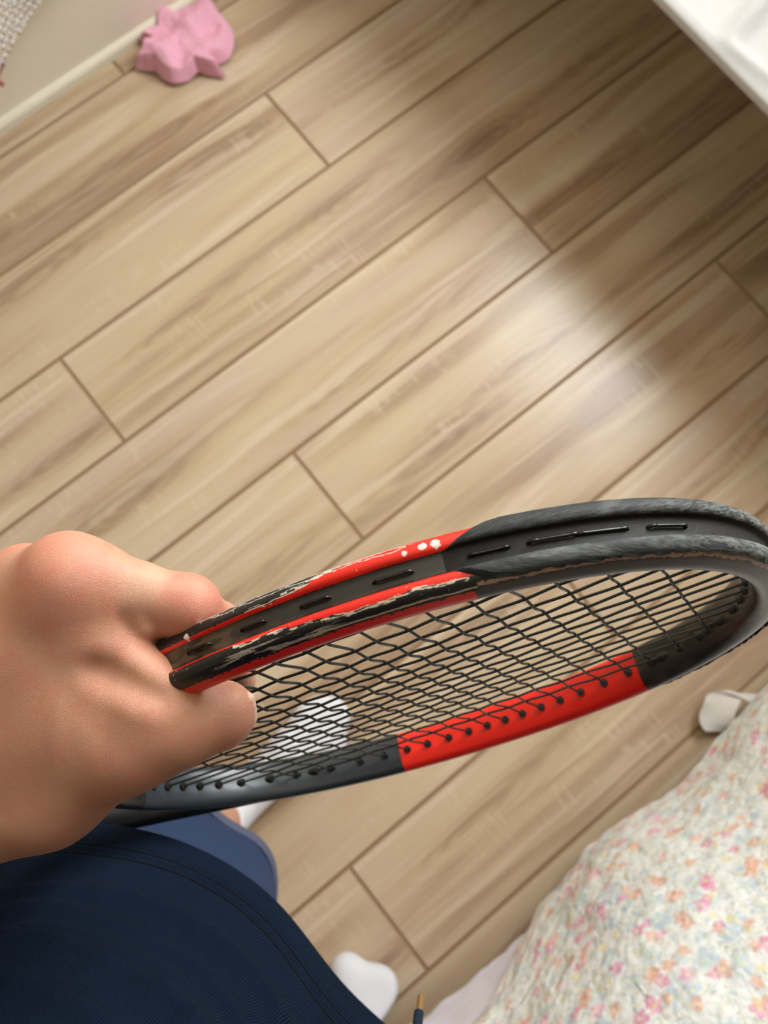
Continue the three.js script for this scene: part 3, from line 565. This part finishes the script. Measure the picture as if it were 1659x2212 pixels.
// ---------------------------------------------------------------- woven throw hung on the wall
{
  const g = group('woven_throw');
  tag(g, 'cream woven throw hanging against the cream wall above the baseboard', 'throw');
  const weave = texture(512, 512, (u, v) => { const a = u * 32, b = v * 32, o = (Math.floor(a) + Math.floor(b)) % 2; const p = Math.sin((a % 1) * Math.PI) * Math.sin((b % 1) * Math.PI); return clamp(o ? 0.35 + 0.65 * p : 0.9 * p * 0.5); }, false);
  const wc = texture(256, 256, (u, v) => { const a = u * 16, b = v * 16, o = (Math.floor(a) + Math.floor(b)) % 2; const n = noise2(u * 4, v * 4); return o ? [246, 242, 238] : mix3([226, 206, 178], [240, 232, 222], n); });
  const geo = net(230, 180, (u, v) => {
    const x = lerp(-0.30, 0.40, u), yb = 0.138 + (x - 0.10) * 0.47 + (x < 0.10 ? -(x - 0.10) * 0.40 : 0), y = lerp(yb, 0.72, v ** 1.3);
    const z = WALL_Z + 0.034 + 0.008 * Math.sin(x * 22) + 0.006 * (noise2(x * 9, y * 9) - 0.5), p = 0.0125;
    const cell = Math.abs(Math.sin((x + 0.5 * y) * Math.PI / p) * Math.sin((y - 0.4 * x) * Math.PI / p));
    return [x, y, z + 0.006 * cell, x / 0.16, y / 0.16];
  });
  mesh('cloth', geo, std({ name: 'woven_cotton', map: wc, bumpMap: weave, bumpScale: 0.003, roughness: 1, side: THREE.DoubleSide }), g);
  const bar = new THREE.CylinderGeometry(0.012, 0.012, 1.0, 14); bar.rotateZ(Math.PI / 2); bar.scale(0.82, 1, 1); bar.translate(0.05, 0.725, WALL_Z + 0.036); mesh('wooden_bar', bar, std({ color: 0x9a7448, roughness: 0.6 }), g);
  for (const x of [-0.32, 0.42]) mesh('bracket', boxGeo(x - 0.012, x + 0.012, 0.705, 0.745, WALL_Z + 0.0005, WALL_Z + 0.028), std({ color: 0x9a7448, roughness: 0.6 }), g);
  const ta = V(0.104, 0.132, WALL_Z + 0.036), tb = V(0.108, 0.118, WALL_Z + 0.040);
  mesh('tassel', tube([V(0.128, 0.150, WALL_Z + 0.036), ta, tb], 0.004, 16, 7), std({ color: 0xa8525a, roughness: 1 }), g).userData.label = 'dusty red tassel';
}

// ---------------------------------------------------------------- white bench with a sheet under the window
{
  const X0 = 0.870, X1 = 1.325, Z0 = -1.12, Z1 = 1.0, Y = 0.39;
  const bench = group('low_bench');
  tag(bench, 'low white bench standing along the window wall', 'bench');
  const wm = std({ color: 0xe8e4da, roughness: 0.5 });
  mesh('seat_board', new RoundedBoxGeometry(X1 - X0 - 0.01, 0.010, Z1 - Z0, 3, 0.004).translate((X0 + X1) / 2 + 0.005, Y - 0.0085, (Z0 + Z1) / 2), wm, bench);
  for (const [x, z] of [[1.12, Z0 + 0.1], [1.29, Z0 + 0.1], [1.12, Z1 - 0.1], [1.29, Z1 - 0.1]]) mesh('leg', boxGeo(x - 0.025, x + 0.025, 0, Y - 0.0138, z - 0.025, z + 0.025), wm, bench);
  const crease = (x, z) => {
    let y = 0.004 * (fbm2(x * 9, z * 9, 3) - 0.5);
    for (const [ax, az, bx, bz, h, w] of [[0.876, -0.333, 1.25, -0.40, 0.022, 0.012], [0.880, -0.340, 0.905, -0.18, 0.008, 0.012], [0.95, -0.5, 1.4, -0.46, 0.008, 0.012], [1.0, -0.1, 1.5, -0.2, 0.008, 0.014]]) {
      const dx = bx - ax, dz = bz - az, t = clamp(((x - ax) * dx + (z - az) * dz) / (dx * dx + dz * dz)), d = Math.hypot(x - ax - dx * t, z - az - dz * t); y += h * Math.exp(-((d / w) ** 2)) * sstep(0, 0.25, t + 0.05);
    }
    return y;
  };
  const g = net(120, 200, (u, v) => {
    const z = lerp(Z0, Z1, v), e = u * 1.06 - 0.06; // wraps over the front edge
    if (e < 0) { const k = -e / 0.06; return [X0 - 0.0015 - 0.002 * Math.sin(k * 1.5), Y - 0.003 - 0.011 * k, z, u * 4, v * 10]; }
    const x = lerp(X0, X1, e); return [x, Y + 0.001 + crease(x, z) * sstep(0, 0.02, x - X0) - 0.003 * sstep(0.01, 0, x - X0), z, u * 4, v * 10];
  });
  { const ix = g.index.array; for (let i = 0; i < ix.length; i += 3) { const t = ix[i]; ix[i] = ix[i + 2]; ix[i + 2] = t; } g.computeVertexNormals(); }
  tag(mesh('cotton_sheet', g, std({ name: 'white_cotton', color: 0xcac9c8, roughness: 0.8, side: THREE.DoubleSide })), 'creased white sheet spread over the low bench with a narrow hem', 'sheet');
}

// ---------------------------------------------------------------- bed with the flowered quilt
{
  const BX0 = -1.15, BX1 = 0.80;
  const bed = group('wooden_bed');
  tag(bed, 'wooden bed frame with white mattress under the flowered quilt', 'bed');
  const wood = std({ color: 0x8a5f38, roughness: 0.6 });
  mesh('mattress', new RoundedBoxGeometry(BX1 - BX0 - 0.06, 0.22, 1.05, 4, 0.05).translate((BX0 + BX1) / 2, 0.36, 1.10), std({ color: 0xe6e4e0, roughness: 0.95 }), bed);
  mesh('side_rail', boxGeo(BX0 + 0.03, BX1 - 0.03, 0.14, 0.25, 0.575, 0.605), wood, bed);
  mesh('side_rail', boxGeo(BX0 + 0.03, BX1 - 0.03, 0.14, 0.25, 1.595, 1.625), wood, bed);
  for (const [x, z] of [[BX0 + 0.06, 0.60], [BX1 - 0.06, 0.60], [BX0 + 0.06, 1.6], [BX1 - 0.06, 1.6]]) mesh('leg', boxGeo(x - 0.03, x + 0.03, 0, 0.25, z - 0.03, z + 0.03), wood, bed);

  // flower print, 0.5 m repeat
  const cv = document.createElement('canvas'); cv.width = cv.height = 1024; const c2 = cv.getContext('2d');
  c2.fillStyle = '#e9ecea'; c2.fillRect(0, 0, 1024, 1024);
  const put = (x, y, r, fn) => { for (const ox of [-1024, 0, 1024]) for (const oy of [-1024, 0, 1024]) if (x + ox > -60 && x + ox < 1084 && y + oy > -60 && y + oy < 1084) fn(x + ox, y + oy); };
  const blob = (x, y, rx, ry, a, col, al) => put(x, y, rx, (X, Y) => { c2.globalAlpha = al; c2.fillStyle = col; c2.beginPath(); c2.ellipse(X, Y, rx, ry, a, 0, 7); c2.fill(); });
  for (let k = 0; k < 3200; k++) blob(rnd() * 1024, rnd() * 1024, 4 + rnd() * 10, 2 + rnd() * 4, rnd() * 6.3, ['#b9cabd', '#c9d2bd', '#d8d3b6', '#bcd0d2', '#cfd9d0', '#dfdcc6', '#c3ccd8'][Math.floor(rnd() * 7)], 0.55);
  for (let k = 0; k < 2600; k++) blob(rnd() * 1024, rnd() * 1024, 1 + rnd() * 3.4, 1 + rnd() * 2, rnd() * 6.3, ['#8fb0a0', '#a9b58a', '#d9c283', '#9fb6c9', '#ffffff', '#ffffff', '#e6b9a0'][Math.floor(rnd() * 7)], 0.65);
  const flower = (x, y, s, cols) => { const n = 5, a0 = rnd() * 6; for (let i = 0; i < n; i++) { const a = a0 + i * 1.257 + (rnd() - 0.5) * 0.4; blob(x + Math.cos(a) * s * 0.7, y + Math.sin(a) * s * 0.7, s * (0.45 + 0.25 * rnd()), s * (0.35 + 0.2 * rnd()), a, cols[Math.floor(rnd() * cols.length)], 0.52); } blob(x, y, s * 0.25, s * 0.25, 0, '#f0e2b0', 0.8); };
  for (let k = 0; k < 150; k++) flower(rnd() * 1024, rnd() * 1024, 14 + rnd() * 10, ['#bcd0e2', '#aec6dc', '#cfdde6', '#c2d8d4']);
  for (let k = 0; k < 110; k++) flower(rnd() * 1024, rnd() * 1024, 12 + rnd() * 9, ['#e9a990', '#e2997f', '#f0bda8']);
  for (let k = 0; k < 90; k++) flower(rnd() * 1024, rnd() * 1024, 12 + rnd() * 9, ['#e58fb4', '#dd7aa6', '#efb0ca']);
  for (let k = 0; k < 90; k++) flower(rnd() * 1024, rnd() * 1024, 6 + rnd() * 6, ['#ead07e', '#e9d9a0']);
  const print = new THREE.CanvasTexture(cv); print.colorSpace = THREE.SRGBColorSpace; print.wrapS = print.wrapT = THREE.RepeatWrapping;
  const pucker = texture(512, 512, (u, v) => fbm2(u * 34, v * 34, 3), false);
  // profile: from the hem near the floor, up the bulging side, over the edge, across the top
  const prof = new THREE.CatmullRomCurve3([V(0, 0.060, 0.450), V(0, 0.13, 0.446), V(0, 0.24, 0.448), V(0, 0.36, 0.466), V(0, 0.455, 0.510), V(0, 0.495, 0.62), V(0, 0.50, 0.85), V(0, 0.505, 1.2), V(0, 0.50, 1.6)], false, 'centripetal');
  const plen = prof.getLength(), PP = prof.getSpacedPoints(160), PT = []; for (let i = 0; i <= 160; i++) PT.push(prof.getTangentAt(i / 160));
  const drape = (x0, x1, lift, low, nu) => net(nu, 160, (u, v) => {
    const x = lerp(x0, x1, u), i = Math.round(v * 160), p = PP[i], t = PT[i], s = v * plen, side = sstep(0.55, 0.3, s);
    let d = lift + 0.012 * (fbm2(x * 8, s * 8, 3) - 0.5) + 0.010 * (fbm2(x * 30 + 4, s * 26, 3) - 0.5) + 0.010 * side * Math.sin(x * 15 + 2 * noise2(x * 3, s * 2));
    for (const [ax, as, bx, bs, h] of [[0.62, 0.75, 0.40, 0.60, 0.010], [0.35, 0.78, 0.22, 0.95, 0.008]]) { const dx = bx - ax, ds = bs - as, k = clamp(((x - ax) * dx + (s - as) * ds) / (dx * dx + ds * ds)), e = Math.hypot(x - ax - dx * k, s - as - ds * k); d += h * Math.exp(-((e / 0.026) ** 2)); }
    const hemDrop = (1 - v) ** 12 * low(x);
    return [x, p.y + d * t.z + hemDrop, p.z - d * t.y, x / 0.42, s / 0.42];
  });
  const flip = (g) => { const ix = g.index.array; for (let i = 0; i < ix.length; i += 3) { const t = ix[i]; ix[i] = ix[i + 2]; ix[i + 2] = t; } g.computeVertexNormals(); return g; };
  tag(mesh('floral_quilt', flip(drape(BX0, BX1, 0.010, (x) => 0.010 * Math.sin(x * 9) + 0.16 * sstep(-0.02, -0.20, x), 260)), std({ name: 'flower_print', map: print, bumpMap: pucker, bumpScale: 0.004, roughness: 0.95, side: THREE.DoubleSide })), 'pastel flowered quilt draped over the bed side', 'quilt');
  tag(mesh('bed_sheet', flip(drape(BX0 + 0.02, 0.05, -0.004, (x) => -0.004, 110)), std({ name: 'pale_sheet', color: 0xe8e6f2, roughness: 0.95, side: THREE.DoubleSide })), 'plain pale sheet showing below the flowered quilt', 'sheet');
}

// ---------------------------------------------------------------- white cloth strap poking out by the bed
{
  const F = (px, py, h) => { const a = K(px, py, 1).sub(EYE), t = (h - EYE.y) / a.y; return EYE.clone().addScaledVector(a, t); };
  const mid = [F(1690, 1512, 0.05), F(1630, 1512, 0.04), F(1590, 1503, 0.03), F(1566, 1496, 0.022), F(1552, 1520, 0.02), F(1542, 1545, 0.018), F(1546, 1566, 0.016), F(1556, 1580, 0.012)];
  const c = new THREE.CatmullRomCurve3(mid), n = 60, pts = c.getSpacedPoints(n);
  const wid = (t) => (t < 0.5 ? 0.019 : lerp(0.019, 0.028, sstep(0.5, 0.62, t)));
  const dirs = [V(0.2, 0.55, 0.8).normalize(), V(0.75, 0.10, 0.65).normalize()];
  const shell = (off) => net(8, n, (u, v) => { const p = pts[Math.round(v * n)], d = dirs[0].clone().lerp(dirs[1], sstep(0.38, 0.55, v)).normalize(), w = wid(v) * (u - 0.5) * 2, cup = 0.010 * (u - 0.5) ** 2 * 4 * sstep(0.45, 0.7, v); return [p.x + d.x * w, Math.max(0.002, p.y + d.y * w * 0.6 + cup + off), p.z + d.z * w, u, v * 6]; });
  const g = mergeGeometries([shell(0), shell(0.0016)]);
  tag(mesh('cloth_strap', g, std({ name: 'white_webbing', color: 0xdcd8d0, roughness: 0.9, side: THREE.DoubleSide })), 'short white cloth strap folded on the floor under the quilt hem', 'strap');
}

renderer.render(scene, camera);
